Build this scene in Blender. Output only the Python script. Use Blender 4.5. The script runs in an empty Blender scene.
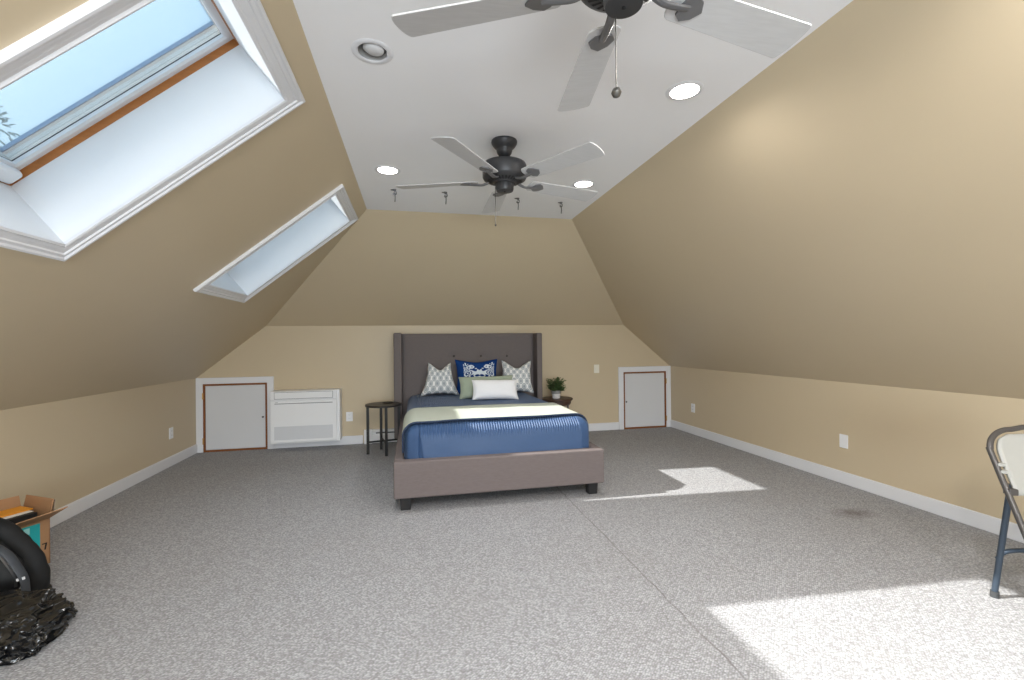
import bpy, bmesh, math, random
from mathutils import Vector, Matrix, noise
random.seed(7)
C = bpy.context.scene.collection
PI = math.pi
R = math.radians

# ------------------------------------------------------------------ room numbers (metres)
XL, XR, D, NEAR = -2.4598, 3.5879, 5.9048, -3.2
ZL, ZR, ZB, SL, SR, ZC, YC = 0.8596, 0.8686, 1.4585, 0.8078, 0.8287, 2.506, 4.4761
XBL = XL + (ZB - ZL) / SL; XBR = XR - (ZB - ZR) / SR
XCL = XL + (ZC - ZL) / SL; XCR = XR - (ZC - ZR) / SR
NL = math.hypot(1, SL); NR = math.hypot(1, SR)

# ------------------------------------------------------------------ materials
def new_mat(name):
    m = bpy.data.materials.new(name); m.use_nodes = True
    nt = m.node_tree; b = nt.nodes['Principled BSDF']
    return m, nt, b

def nd(nt, typ, **kw):
    n = nt.nodes.new(typ)
    for k, v in kw.items():
        setattr(n, k, v)
    return n

def mth(nt, op, a, b=None, c=None):
    n = nt.nodes.new('ShaderNodeMath'); n.operation = op
    for i, v in enumerate((a, b, c)):
        if v is None: continue
        if isinstance(v, (int, float)): n.inputs[i].default_value = v
        else: nt.links.new(v, n.inputs[i])
    return n.outputs[0]

def mixc(nt, fac, a, b):
    n = nt.nodes.new('ShaderNodeMix'); n.data_type = 'RGBA'
    for i, v in ((0, fac), (6, a), (7, b)):
        if isinstance(v, (int, float)): n.inputs[i].default_value = v
        elif isinstance(v, (tuple, list)): n.inputs[i].default_value = (*v[:3], 1)
        else: nt.links.new(v, n.inputs[i])
    return n.outputs[2]

def rgb(r, g, b):
    f = lambda c: (c / 255 / 12.92) if c / 255 <= 0.04045 else ((c / 255 + 0.055) / 1.055) ** 2.4
    return (f(r), f(g), f(b))

def mat(name, col, rough=0.6, metal=0.0, spec=0.4, var=0.06, scale=25, bump=0.0, bscale=200, coord='Object', stretch=None):
    """plain procedural surface: colour broken by noise, optional fine bump"""
    m, nt, b = new_mat(name)
    tc = nd(nt, 'ShaderNodeTexCoord'); src = tc.outputs[coord]
    if stretch:
        mp = nd(nt, 'ShaderNodeMapping'); mp.inputs['Scale'].default_value = stretch
        nt.links.new(src, mp.inputs[0]); src = mp.outputs[0]
    n1 = nd(nt, 'ShaderNodeTexNoise'); n1.inputs['Scale'].default_value = scale; n1.inputs['Detail'].default_value = 4
    nt.links.new(src, n1.inputs['Vector'])
    lo = tuple(c * (1 - var) for c in col); hi = tuple(min(1, c * (1 + var)) for c in col)
    nt.links.new(mixc(nt, n1.outputs[0], lo, hi), b.inputs['Base Color'])
    b.inputs['Roughness'].default_value = rough; b.inputs['Metallic'].default_value = metal
    b.inputs['Specular IOR Level'].default_value = spec
    if bump:
        n2 = nd(nt, 'ShaderNodeTexNoise'); n2.inputs['Scale'].default_value = bscale; n2.inputs['Detail'].default_value = 3
        nt.links.new(src, n2.inputs['Vector'])
        bp = nd(nt, 'ShaderNodeBump'); bp.inputs['Strength'].default_value = bump; bp.inputs['Distance'].default_value = 0.004
        nt.links.new(n2.outputs[0], bp.inputs['Height']); nt.links.new(bp.outputs[0], b.inputs['Normal'])
    return m

def emit(name, col, strength):
    m, nt, b = new_mat(name)
    b.inputs['Base Color'].default_value = (*col, 1)
    b.inputs['Emission Color'].default_value = (*col, 1); b.inputs['Emission Strength'].default_value = strength
    return m

def carpet_mat():
    m, nt, b = new_mat('berber_carpet')
    tc = nd(nt, 'ShaderNodeTexCoord')
    mp = nd(nt, 'ShaderNodeMapping'); mp.inputs['Rotation'].default_value = (0, 0, R(32)); mp.inputs['Scale'].default_value = (92, 140, 92)
    nt.links.new(tc.outputs['Object'], mp.inputs[0])
    v = nd(nt, 'ShaderNodeTexVoronoi'); v.inputs['Scale'].default_value = 1.0; v.inputs['Randomness'].default_value = 0.55
    nt.links.new(mp.outputs[0], v.inputs['Vector'])
    w = nd(nt, 'ShaderNodeTexVoronoi'); w.inputs['Scale'].default_value = 0.5; w.inputs['Randomness'].default_value = 0.9
    nt.links.new(mp.outputs[0], w.inputs['Vector'])
    sx = nd(nt, 'ShaderNodeSeparateColor'); nt.links.new(v.outputs['Color'], sx.inputs[0])
    big = nd(nt, 'ShaderNodeTexNoise'); big.inputs['Scale'].default_value = 1.3; big.inputs['Detail'].default_value = 5
    nt.links.new(tc.outputs['Object'], big.inputs['Vector'])
    base = mixc(nt, sx.outputs[0], rgb(162, 163, 167), rgb(196, 198, 203))
    gap = mth(nt, 'MULTIPLY', mth(nt, 'SUBTRACT', v.outputs['Distance'], 0.28), 1.6)
    gap = mth(nt, 'MINIMUM', mth(nt, 'MAXIMUM', gap, 0.0), 0.6)
    base = mixc(nt, gap, base, rgb(108, 106, 106))
    base = mixc(nt, mth(nt, 'MULTIPLY', mth(nt, 'SUBTRACT', big.outputs[0], 0.35), 0.5), base, rgb(146, 141, 139))
    # seam line between two widths of carpet, and one worn stain
    sp = nd(nt, 'ShaderNodeSeparateXYZ'); nt.links.new(tc.outputs['Object'], sp.inputs[0])
    sn = nd(nt, 'ShaderNodeTexNoise'); sn.inputs['Scale'].default_value = 6; nt.links.new(tc.outputs['Object'], sn.inputs['Vector'])
    dx = mth(nt, 'ABSOLUTE', mth(nt, 'SUBTRACT', sp.outputs[0], mth(nt, 'ADD', 1.165, mth(nt, 'MULTIPLY', sn.outputs[0], 0.03))))
    seam = mth(nt, 'MULTIPLY', mth(nt, 'LESS_THAN', dx, 0.0045), mth(nt, 'MULTIPLY', sn.outputs[0], 1.1))
    base = mixc(nt, seam, base, rgb(114, 111, 110))
    ex = mth(nt, 'DIVIDE', mth(nt, 'SUBTRACT', sp.outputs[0], 3.055), 0.2); ey = mth(nt, 'DIVIDE', mth(nt, 'SUBTRACT', sp.outputs[1], 2.66), 0.12)
    e = mth(nt, 'SQRT', mth(nt, 'ADD', mth(nt, 'MULTIPLY', ex, ex), mth(nt, 'MULTIPLY', ey, ey)))
    st = nd(nt, 'ShaderNodeTexNoise'); st.inputs['Scale'].default_value = 22; nt.links.new(tc.outputs['Object'], st.inputs['Vector'])
    stain = mth(nt, 'MULTIPLY', mth(nt, 'MAXIMUM', mth(nt, 'SUBTRACT', 1.0, e), 0.0), mth(nt, 'MULTIPLY', st.outputs[0], 1.3))
    base = mixc(nt, mth(nt, 'MINIMUM', stain, 0.6), base, rgb(96, 88, 84))
    nt.links.new(base, b.inputs['Base Color'])
    h = mth(nt, 'SUBTRACT', 1.0, v.outputs['Distance'])
    h = mth(nt, 'ADD', h, mth(nt, 'MULTIPLY', w.outputs['Distance'], 0.4))
    bp = nd(nt, 'ShaderNodeBump'); bp.inputs['Strength'].default_value = 0.55; bp.inputs['Distance'].default_value = 0.005
    nt.links.new(h, bp.inputs['Height']); nt.links.new(bp.outputs[0], b.inputs['Normal'])
    b.inputs['Roughness'].default_value = 0.95; b.inputs['Specular IOR Level'].default_value = 0.1
    return m

def glass_mat():
    m = bpy.data.materials.new('window_glass'); m.use_nodes = True; nt = m.node_tree; nt.nodes.clear()
    o = nd(nt, 'ShaderNodeOutputMaterial'); t = nd(nt, 'ShaderNodeBsdfTransparent'); g = nd(nt, 'ShaderNodeBsdfGlossy')
    t.inputs[0].default_value = (0.96, 0.98, 0.99, 1); g.inputs['Roughness'].default_value = 0.02
    fr = nd(nt, 'ShaderNodeFresnel'); fr.inputs[0].default_value = 1.45
    mx = nd(nt, 'ShaderNodeMixShader')
    nt.links.new(mth(nt, 'MULTIPLY', fr.outputs[0], 0.5), mx.inputs[0]); nt.links.new(t.outputs[0], mx.inputs[1]); nt.links.new(g.outputs[0], mx.inputs[2])
    nt.links.new(mx.outputs[0], o.inputs[0])
    return m

def ogee_mat():
    """white cloth printed with grey ogee medallions on a half-drop lattice"""
    m, nt, b = new_mat('medallion_print')
    tc = nd(nt, 'ShaderNodeTexCoord'); sp = nd(nt, 'ShaderNodeSeparateXYZ'); nt.links.new(tc.outputs['UV'], sp.inputs[0])
    def cell(ou, ov):
        fu = mth(nt, 'SUBTRACT', mth(nt, 'FRACT', mth(nt, 'ADD', mth(nt, 'MULTIPLY', sp.outputs[0], 5.0), ou)), 0.5)
        fv = mth(nt, 'SUBTRACT', mth(nt, 'FRACT', mth(nt, 'ADD', mth(nt, 'MULTIPLY', sp.outputs[1], 3.0), ov)), 0.5)
        fu = mth(nt, 'MULTIPLY', fu, 1.05); fv = mth(nt, 'MULTIPLY', fv, 1.2)
        return mth(nt, 'SQRT', mth(nt, 'ADD', mth(nt, 'MULTIPLY', fu, fu), mth(nt, 'MULTIPLY', fv, fv)))
    d = mth(nt, 'MINIMUM', cell(0, 0), cell(0.5, 0.5))
    inside = mth(nt, 'LESS_THAN', d, 0.36); ring = mth(nt, 'MULTIPLY', mth(nt, 'GREATER_THAN', d, 0.19), mth(nt, 'LESS_THAN', d, 0.26))
    n = nd(nt, 'ShaderNodeTexNoise'); n.inputs['Scale'].default_value = 60; nt.links.new(tc.outputs['UV'], n.inputs['Vector'])
    grey = mixc(nt, n.outputs[0], rgb(120, 130, 140), rgb(186, 194, 198))
    fac = mth(nt, 'MULTIPLY', inside, mth(nt, 'SUBTRACT', 1.0, mth(nt, 'MULTIPLY', ring, 0.75)))
    nt.links.new(mixc(nt, fac, rgb(238, 238, 236), grey), b.inputs['Base Color'])
    b.inputs['Roughness'].default_value = 0.9; b.inputs['Specular IOR Level'].default_value = 0.1
    return m

def damask_mat():
    """navy cloth with a mirrored white scroll motif inside a navy border"""
    m, nt, b = new_mat('navy_scroll_print')
    tc = nd(nt, 'ShaderNodeTexCoord'); sp = nd(nt, 'ShaderNodeSeparateXYZ'); nt.links.new(tc.outputs['UV'], sp.inputs[0])
    u = mth(nt, 'ABSOLUTE', mth(nt, 'SUBTRACT', sp.outputs[0], 0.54)); v = sp.outputs[1]
    cb = nd(nt, 'ShaderNodeCombineXYZ'); nt.links.new(mth(nt, 'MULTIPLY', u, 1.0), cb.inputs[0]); nt.links.new(v, cb.inputs[1])
    w = nd(nt, 'ShaderNodeTexNoise'); w.inputs['Scale'].default_value = 5.5; w.inputs['Detail'].default_value = 0.0; w.inputs['Distortion'].default_value = 0.475
    nt.links.new(cb.outputs[0], w.inputs['Vector'])
    pat = mth(nt, 'GREATER_THAN', mth(nt, 'FRACT', mth(nt, 'MULTIPLY', w.outputs[0], 5.5)), 0.45)
    inside = mth(nt, 'MULTIPLY', mth(nt, 'LESS_THAN', u, 0.37), mth(nt, 'LESS_THAN', v, 0.9))
    inside = mth(nt, 'MULTIPLY', inside, mth(nt, 'GREATER_THAN', v, 0.08))
    yoke = mth(nt, 'GREATER_THAN', mth(nt, 'ADD', v, mth(nt, 'MULTIPLY', u, -1.2)), 0.66)
    inside = mth(nt, 'MULTIPLY', inside, mth(nt, 'SUBTRACT', 1.0, yoke))
    nt.links.new(mixc(nt, mth(nt, 'MULTIPLY', pat, inside), rgb(22, 60, 122), rgb(216, 226, 234)), b.inputs['Base Color'])
    b.inputs['Roughness'].default_value = 0.85; b.inputs['Specular IOR Level'].default_value = 0.15
    return m

M = dict(
    wall=mat('tan_wall_paint', rgb(202, 186, 158), 0.42, spec=0.35, var=0.02, scale=3, bump=0.04, bscale=60),
    ceil=mat('white_ceiling_paint', rgb(240, 240, 242), 0.8, spec=0.2, var=0.015, scale=3),
    trim=mat('white_trim_paint', rgb(224, 225, 229), 0.4, var=0.015, scale=8),
    shaft=mat('white_shaft_board', rgb(228, 230, 233), 0.6, var=0.01, scale=5),
    carpet=carpet_mat(), glass=glass_mat(),
    wood=mat('orange_pine', rgb(176, 112, 56), 0.45, var=0.25, scale=12, stretch=(1, 6, 6)),
    dwood=mat('stained_door_stop', rgb(128, 76, 38), 0.5, var=0.3, scale=14, stretch=(3, 3, 3)),
    sash=mat('sash_white_lacquer', rgb(226, 232, 238), 0.35, var=0.02),
    curb=mat('weathered_grey_curb', rgb(226, 221, 215), 0.8, var=0.12, scale=18, bump=0.2, bscale=40),
    flash=mat('blue_grey_flashing', rgb(120, 150, 182), 0.3, metal=0.5, var=0.05),
    gasket=mat('black_gasket', rgb(50, 52, 56), 0.6),
    door=mat('door_panel_paint', rgb(212, 213, 216), 0.5, var=0.015, scale=4),
    brass=mat('brass', rgb(190, 150, 90), 0.35, metal=0.9),
    steel=mat('steel', rgb(118, 118, 120), 0.35, metal=0.9),
    plastic=mat('white_plastic', rgb(236, 237, 239), 0.4, var=0.01),
    ivory=mat('ivory_plastic', rgb(232, 228, 214), 0.4, var=0.01),
    slot=mat('dark_slot', rgb(60, 60, 62), 0.7),
    grille=mat('grey_grille', rgb(210, 212, 216), 0.6, var=0.1, scale=300),
    linegrey=mat('grey_groove', rgb(120, 122, 126), 0.7),
    bedgrey=mat('grey_linen', rgb(113, 104, 103), 0.9, spec=0.15, var=0.16, scale=60, bump=0.25, bscale=350, stretch=(0.5, 2, 3)),
    headgrey=mat('charcoal_linen', rgb(114, 107, 106), 0.9, spec=0.15, var=0.12, scale=60, bump=0.2, bscale=350, stretch=(0.6, 2, 2)),
    button=mat('button_linen', rgb(78, 73, 72), 0.9, spec=0.1),
    blackwood=mat('black_lacquered_wood', rgb(34, 33, 34), 0.5),
    mattress=mat('mattress_ticking', rgb(206, 208, 210), 0.9, bump=0.1),
    quilt=mat('blue_quilt', rgb(56, 82, 120), 0.5, spec=0.45, var=0.08, scale=40, bump=0.15, bscale=300),
    piping=mat('navy_piping', rgb(38, 52, 76), 0.85),
    throw=mat('sage_throw', rgb(182, 188, 176), 0.92, spec=0.1, var=0.05, scale=40, bump=0.2, bscale=300),
    sage=mat('sage_cotton', rgb(156, 166, 148), 0.92, spec=0.1, var=0.05, bump=0.15, bscale=300),
    whitec=mat('white_woven_cotton', rgb(228, 229, 232), 0.92, spec=0.1, var=0.06, scale=120, bump=0.3, bscale=260),
    ogee=ogee_mat(), damask=damask_mat(),
    black=mat('black_steel', rgb(19, 18, 19), 0.45, spec=0.4),
    blacktop=mat('dark_table_top', rgb(46, 42, 40), 0.4, var=0.12, scale=20),
    brown=mat('dark_brown_wood', rgb(78, 60, 48), 0.45, var=0.2, scale=20, stretch=(1, 5, 1)),
    pot=mat('white_ceramic', rgb(236, 234, 234), 0.4), potband=mat('grey_ceramic_band', rgb(140, 140, 138), 0.6),
    soil=mat('potting_soil', rgb(60, 48, 38), 0.95),
    leaf=mat('leaf_green', rgb(78, 104, 62), 0.6, var=0.35, scale=60), stem=mat('stem_brown', rgb(90, 80, 52), 0.8),
    fan=mat('charcoal_fan_metal', rgb(64, 64, 66), 0.4, metal=0.3, var=0.05),
    iron=mat('grey_blade_iron', rgb(112, 112, 114), 0.4, metal=0.2),
    fandark=mat('fan_vent_black', rgb(22, 22, 23), 0.7),
    blade=mat('weathered_grey_blade', rgb(198, 198, 199), 0.55, var=0.1, scale=14, stretch=(1, 8, 1)),
    chrome=mat('dull_chain_metal', rgb(110, 108, 104), 0.35, metal=0.8),
    lens=emit('lit_lens', (1.0, 0.94, 0.86), 6.0),
    bulb=mat('frosted_bulb', rgb(205, 206, 208), 0.25, var=0.02), candark=mat('fixture_baffle', rgb(160, 160, 160), 0.5),
    chairtube=mat('slate_blue_tube', rgb(70, 82, 96), 0.35, metal=0.4), chairdark=mat('dark_grey_tube', rgb(92, 89, 88), 0.35, metal=0.4),
    chairpad=mat('pale_grey_panel', rgb(170, 170, 166), 0.5, var=0.02), rubber=mat('grey_rubber', rgb(66, 68, 70), 0.8),
    card=mat('brown_cardboard', rgb(168, 130, 96), 0.85, var=0.06, scale=18, stretch=(1, 1, 6)),
    teal=mat('teal_label', rgb(34, 170, 176), 0.6, var=0.04), pale=mat('pale_print', rgb(150, 214, 214), 0.6),
    ink=mat('black_ink', rgb(24, 24, 24), 0.7), tape=mat('packing_tape', rgb(176, 160, 142), 0.3),
    orange=mat('orange_folder', rgb(226, 152, 44), 0.6, var=0.05), paper=mat('paper_white', rgb(228, 226, 222), 0.8),
    bagblack=mat('black_nylon', rgb(22, 23, 25), 0.6, var=0.2, scale=40, bump=0.3, bscale=400),
    padblack=mat('black_padding', rgb(16, 17, 19), 0.75, var=0.2, scale=40, bump=0.3, bscale=300),
    strap=mat('dark_grey_webbing', rgb(62, 66, 72), 0.6, bump=0.3, bscale=500), tag=mat('white_tag', rgb(220, 220, 222), 0.7),
    trash=mat('black_bin_liner', rgb(17, 18, 20), 0.2, spec=0.8, var=0.1),
    bark=mat('bark', rgb(92, 78, 66), 0.9, bump=0.4, bscale=20), crown=mat('tree_leaf', rgb(120, 132, 128), 0.8, var=0.2),
)

for k_, w_ in (('quilt', 0.08),):
    b_ = M[k_].node_tree.nodes['Principled BSDF']; b_.inputs['Sheen Weight'].default_value = w_; b_.inputs['Sheen Roughness'].default_value = 0.4
    b_.inputs['Sheen Tint'].default_value = (0.9, 0.95, 1.0, 1)

# ------------------------------------------------------------------ mesh helpers
def obj(name, bm, m, parent=None, smooth=False, bevel=0.0, seg=2, loc=None, recalc=True):
    if recalc: bmesh.ops.recalc_face_normals(bm, faces=bm.faces)
    me = bpy.data.meshes.new(name); bm.to_mesh(me); bm.free()
    o = bpy.data.objects.new(name, me); C.objects.link(o)
    me.materials.append(m)
    if smooth:
        me.polygons.foreach_set('use_smooth', [True] * len(me.polygons)); me.set_sharp_from_angle(angle=R(42))
    if bevel:
        bv = o.modifiers.new('bevel', 'BEVEL'); bv.width = bevel; bv.segments = seg; bv.limit_method = 'ANGLE'
    if parent: o.parent = parent
    if loc is not None: o.location = loc
    return o

def tag(o, label=None, cat=None, group=None, kind=None):
    if label: o['label'] = label
    if cat: o['category'] = cat
    if group: o['group'] = group
    if kind: o['kind'] = kind
    return o

def thing(name, label, cat, loc=(0, 0, 0), rz=0.0, group=None, kind=None):
    o = bpy.data.objects.new(name, None); C.objects.link(o)
    o.empty_display_size = 0.1; o.location = loc; o.rotation_euler = (0, 0, rz)
    return tag(o, label, cat, group, kind)

def dup(root, loc, label=None, rz=None):
    r = root.copy(); C.objects.link(r); r.location = loc
    if rz is not None: r.rotation_euler = (0, 0, rz)
    if label: r['label'] = label
    for ch in list(root.children):
        c = ch.copy(); C.objects.link(c); c.parent = r
        for g in ch.children:
            d = g.copy(); C.objects.link(d); d.parent = c
    return r

def box(bm, lo, hi, mtx=None):
    (x0, y0, z0), (x1, y1, z1) = lo, hi
    vs = [bm.verts.new(Vector(p) if mtx is None else mtx @ Vector(p)) for p in
          ((x0, y0, z0), (x1, y0, z0), (x1, y1, z0), (x0, y1, z0), (x0, y0, z1), (x1, y0, z1), (x1, y1, z1), (x0, y1, z1))]
    for f in ((0, 3, 2, 1), (4, 5, 6, 7), (0, 1, 5, 4), (1, 2, 6, 5), (2, 3, 7, 6), (3, 0, 4, 7)):
        bm.faces.new([vs[i] for i in f])
    return bm

def bx(lo, hi, mtx=None):
    return box(bmesh.new(), lo, hi, mtx)

def lathe(prof, n=32, bm=None, cap=True, at=(0, 0, 0)):
    bm = bm or bmesh.new(); rings = []
    for r, z in prof:
        rings.append([bm.verts.new((at[0] + r * math.cos(2 * PI * i / n), at[1] + r * math.sin(2 * PI * i / n), at[2] + z)) for i in range(n)])
    for a, b in zip(rings, rings[1:]):
        for i in range(n):
            bm.faces.new((a[i], a[(i + 1) % n], b[(i + 1) % n], b[i]))
    if cap:
        bm.faces.new(rings[0]); bm.faces.new(rings[-1])
    return bm

def smooth_path(pts, n=8):
    pts = [Vector(p) for p in pts]; out = []
    for i in range(len(pts) - 1):
        p0 = pts[max(i - 1, 0)]; p1 = pts[i]; p2 = pts[i + 1]; p3 = pts[min(i + 2, len(pts) - 1)]
        for k in range(n):
            t = k / n
            out.append(0.5 * ((2 * p1) + (p2 - p0) * t + (2 * p0 - 5 * p1 + 4 * p2 - p3) * t * t + (3 * p1 - p0 - 3 * p2 + p3) * t ** 3))
    out.append(pts[-1]); return out

def tube(pts, r, n=12, bm=None, flat=None, radii=None):
    """round (or flattened) tube along a path"""
    bm = bm or bmesh.new(); pts = [Vector(p) for p in pts]; rings = []
    t0 = (pts[1] - pts[0]).normalized()
    up = Vector((0, 0, 1)) if abs(t0.z) < 0.9 else Vector((1, 0, 0))
    a = t0.cross(up).normalized()
    for i, p in enumerate(pts):
        t = (pts[min(i + 1, len(pts) - 1)] - pts[max(i - 1, 0)]).normalized()
        a = (a - t * a.dot(t)).normalized(); b = t.cross(a)
        rr = radii[i] if radii else r
        ra, rb = (rr, rr) if not flat else (flat[0], flat[1])
        rings.append([bm.verts.new(p + a * (ra * math.cos(2 * PI * k / n)) + b * (rb * math.sin(2 * PI * k / n))) for k in range(n)])
    for q, w in zip(rings, rings[1:]):
        for k in range(n):
            bm.faces.new((q[k], q[(k + 1) % n], w[(k + 1) % n], w[k]))
    bm.faces.new(rings[0]); bm.faces.new(rings[-1])
    return bm

def prism(poly, z0, z1, mtx=None, bm=None):
    bm = bm or bmesh.new(); f = (lambda p: p) if mtx is None else (lambda p: mtx @ Vector(p))
    lo = [bm.verts.new(f((x, y, z0))) for x, y in poly]; hi = [bm.verts.new(f((x, y, z1))) for x, y in poly]
    n = len(poly)
    bm.faces.new(lo[::-1]); bm.faces.new(hi)
    for i in range(n):
        bm.faces.new((lo[i], lo[(i + 1) % n], hi[(i + 1) % n], hi[i]))
    return bm

def ring_frame(rect, prof, mtx, bm=None):
    """mitred picture frame: prof = closed loop of (outward offset, height) swept round rect (a0,b0,a1,b1)"""
    bm = bm or bmesh.new(); a0, b0, a1, b1 = rect; rows = []
    for off, h in prof:
        rows.append([bm.verts.new(mtx @ Vector(p)) for p in ((a0 - off, b0 - off, h), (a1 + off, b0 - off, h), (a1 + off, b1 + off, h), (a0 - off, b1 + off, h))])
    k = len(rows)
    for i in range(k):
        p, q = rows[i], rows[(i + 1) % k]
        for j in range(4):
            bm.faces.new((p[j], p[(j + 1) % 4], q[(j + 1) % 4], q[j]))
    return bm

def slab(faces3d, nrm, th):
    """list of polygons -> inner skin plus outer skin offset by th along nrm, closed round the border"""
    bm = bmesh.new(); vmap = {}
    nrm = Vector(nrm).normalized()
    def v(p, k):
        key = (round(p[0], 5), round(p[1], 5), round(p[2], 5), k)
        if key not in vmap: vmap[key] = bm.verts.new(Vector(p) + nrm * (th * k))
        return vmap[key]
    for f in faces3d:
        bm.faces.new([v(p, 0) for p in f]); bm.faces.new([v(p, 1) for p in f][::-1])
    bm.edges.ensure_lookup_table()
    inner = {vv: key for key, vv in vmap.items() if key[3] == 0}
    for e in [e for e in bm.edges if len(e.link_faces) == 1 and e.verts[0] in inner and e.verts[1] in inner]:
        a, b = e.verts
        ka, kb = inner[a], inner[b]
        bm.faces.new((a, b, vmap[(*kb[:3], 1)], vmap[(*ka[:3], 1)]))
    return bm

def grid_cells(us, vs, holes):
    out = []
    for u0, u1 in zip(us, us[1:]):
        for v0, v1 in zip(vs, vs[1:]):
            cu, cv = (u0 + u1) / 2, (v0 + v1) / 2
            if any(h[0] < cu < h[2] and h[1] < cv < h[3] for h in holes): continue
            out.append(((u0, v0), (u1, v0), (u1, v1), (u0, v1)))
    return out

def struct(name, bm, m, **kw):
    o = obj(name, bm, m, **kw); o['kind'] = 'structure'; return o

# ------------------------------------------------------------------ room shell
EPS = 0.1
struct('floor', bx((XL - EPS, NEAR - EPS, -0.08), (XR + EPS, D + EPS, 0)), M['carpet'])
tag(bpy.data.objects['floor'], 'pale grey looped carpet covering the whole attic floor', 'floor')

SKY_Y = [(1.505, 2.27), (3.655, 4.42), (-0.645, 0.12), (-2.795, -2.03)]  # last pair is out of view, added so sun bounces off the floor
HX0, HX1 = -1.438, -0.578
HG = 0.014
CAN = (-0.163, 2.045)
cells = grid_cells([XCL, CAN[0] - 0.06, CAN[0] + 0.06, XCR], [NEAR, CAN[1] - 0.06, CAN[1] + 0.06, YC], [(CAN[0] - 0.06, CAN[1] - 0.06, CAN[0] + 0.06, CAN[1] + 0.06)])
tag(struct('ceiling', slab([[(u, v, ZC) for u, v in c] for c in cells], (0, 0, 1), 0.12), M['ceil']), 'flat white strip of ceiling along the ridge', 'ceiling')

zl = lambda x: ZL + SL * (x - XL)
zr = lambda x: ZR + SR * (XR - x)
ys = sorted([NEAR, YC] + [y for a, b in SKY_Y for y in (a - HG, b + HG)])
cells = grid_cells([XL, HX0 - HG, HX1 + HG, XCL], ys, [(HX0 - HG, a - HG, HX1 + HG, b + HG) for a, b in SKY_Y])
faces = [[(u, v, zl(u)) for u, v in c] for c in cells]
faces.append([(XL, YC, ZL), (HX0 - HG, YC, zl(HX0 - HG)), (HX1 + HG, YC, zl(HX1 + HG)), (XCL, YC, ZC), (XBL, D, ZB), (XL, D, ZL)])
tag(struct('wall_slope_left', slab(faces, (-SL, 0, 1), 0.12), M['wall']), 'tan sloping ceiling with the skylights', 'wall')
tag(struct('wall_slope_right', slab([[(XR, NEAR, ZR), (XR, D, ZR), (XBR, D, ZB), (XCR, YC, ZC), (XCR, NEAR, ZC)]], (SR, 0, 1), 0.12), M['wall']), 'unbroken tan sloping ceiling facing the skylights', 'wall')
tag(struct('wall_slope_far', slab([[(XBL, D, ZB), (XBR, D, ZB), (XCR, YC, ZC), (XCL, YC, ZC)]], (0, ZC - ZB, D - YC), 0.12), M['wall']), 'tan hip slope above the headboard wall', 'wall')
tag(struct('wall_left', slab([[(XL, NEAR, 0), (XL, D, 0), (XL, D, ZL), (XL, NEAR, ZL)]], (-1, 0, 0), 0.12), M['wall']), 'low tan knee wall under the skylight slope', 'wall')
tag(struct('wall_right', slab([[(XR, NEAR, 0), (XR, D, 0), (XR, D, ZR), (XR, NEAR, ZR)]], (1, 0, 0), 0.12), M['wall']), 'low tan knee wall behind the folding chair', 'wall')
tag(struct('wall_far', slab([[(XL, D, 0), (XR, D, 0), (XR, D, ZR), (XBR, D, ZB), (XBL, D, ZB), (XL, D, ZL)]], (0, 1, 0), 0.12), M['wall']), 'tan wall behind the bed', 'wall')
# near gable (behind the camera) with an opening for the added fill-light window
GW = (-1.3, 0.45, 1.5, 1.75)
f = [[(XL, NEAR, 0), (XR, NEAR, 0), (XR, NEAR, GW[1]), (GW[2], NEAR, GW[1]), (GW[0], NEAR, GW[1]), (XL, NEAR, GW[1])],
     [(XL, NEAR, GW[1]), (GW[0], NEAR, GW[1]), (GW[0], NEAR, zl(GW[0])), (XL, NEAR, ZL)],
     [(GW[2], NEAR, GW[1]), (XR, NEAR, GW[1]), (XR, NEAR, ZR), (GW[2], NEAR, zr(GW[2]))],
     [(GW[0], NEAR, GW[3]), (GW[2], NEAR, GW[3]), (GW[2], NEAR, zr(GW[2])), (XCR, NEAR, ZC), (XCL, NEAR, ZC), (GW[0], NEAR, zl(GW[0]))]]
struct('wall_near', slab(f, (0, -1, 0), 0.12), M['wall'])

# baseboards
def baseboard(name, lo, hi):
    o = struct(name, bx(lo, hi), M['trim'], bevel=0.006)
    return o
BH = 0.105; BT = 0.016
baseboard('baseboard_left', (XL, NEAR, 0), (XL + BT, D, BH))
baseboard('baseboard_right', (XR - BT, NEAR, 0), (XR, D, BH))
baseboard('baseboard_far_left', (-1.634, D - BT, 0), (-0.625, D, BH))
baseboard('baseboard_far_right', (0.62, D - BT, 0), (2.784, D, BH))

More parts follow.
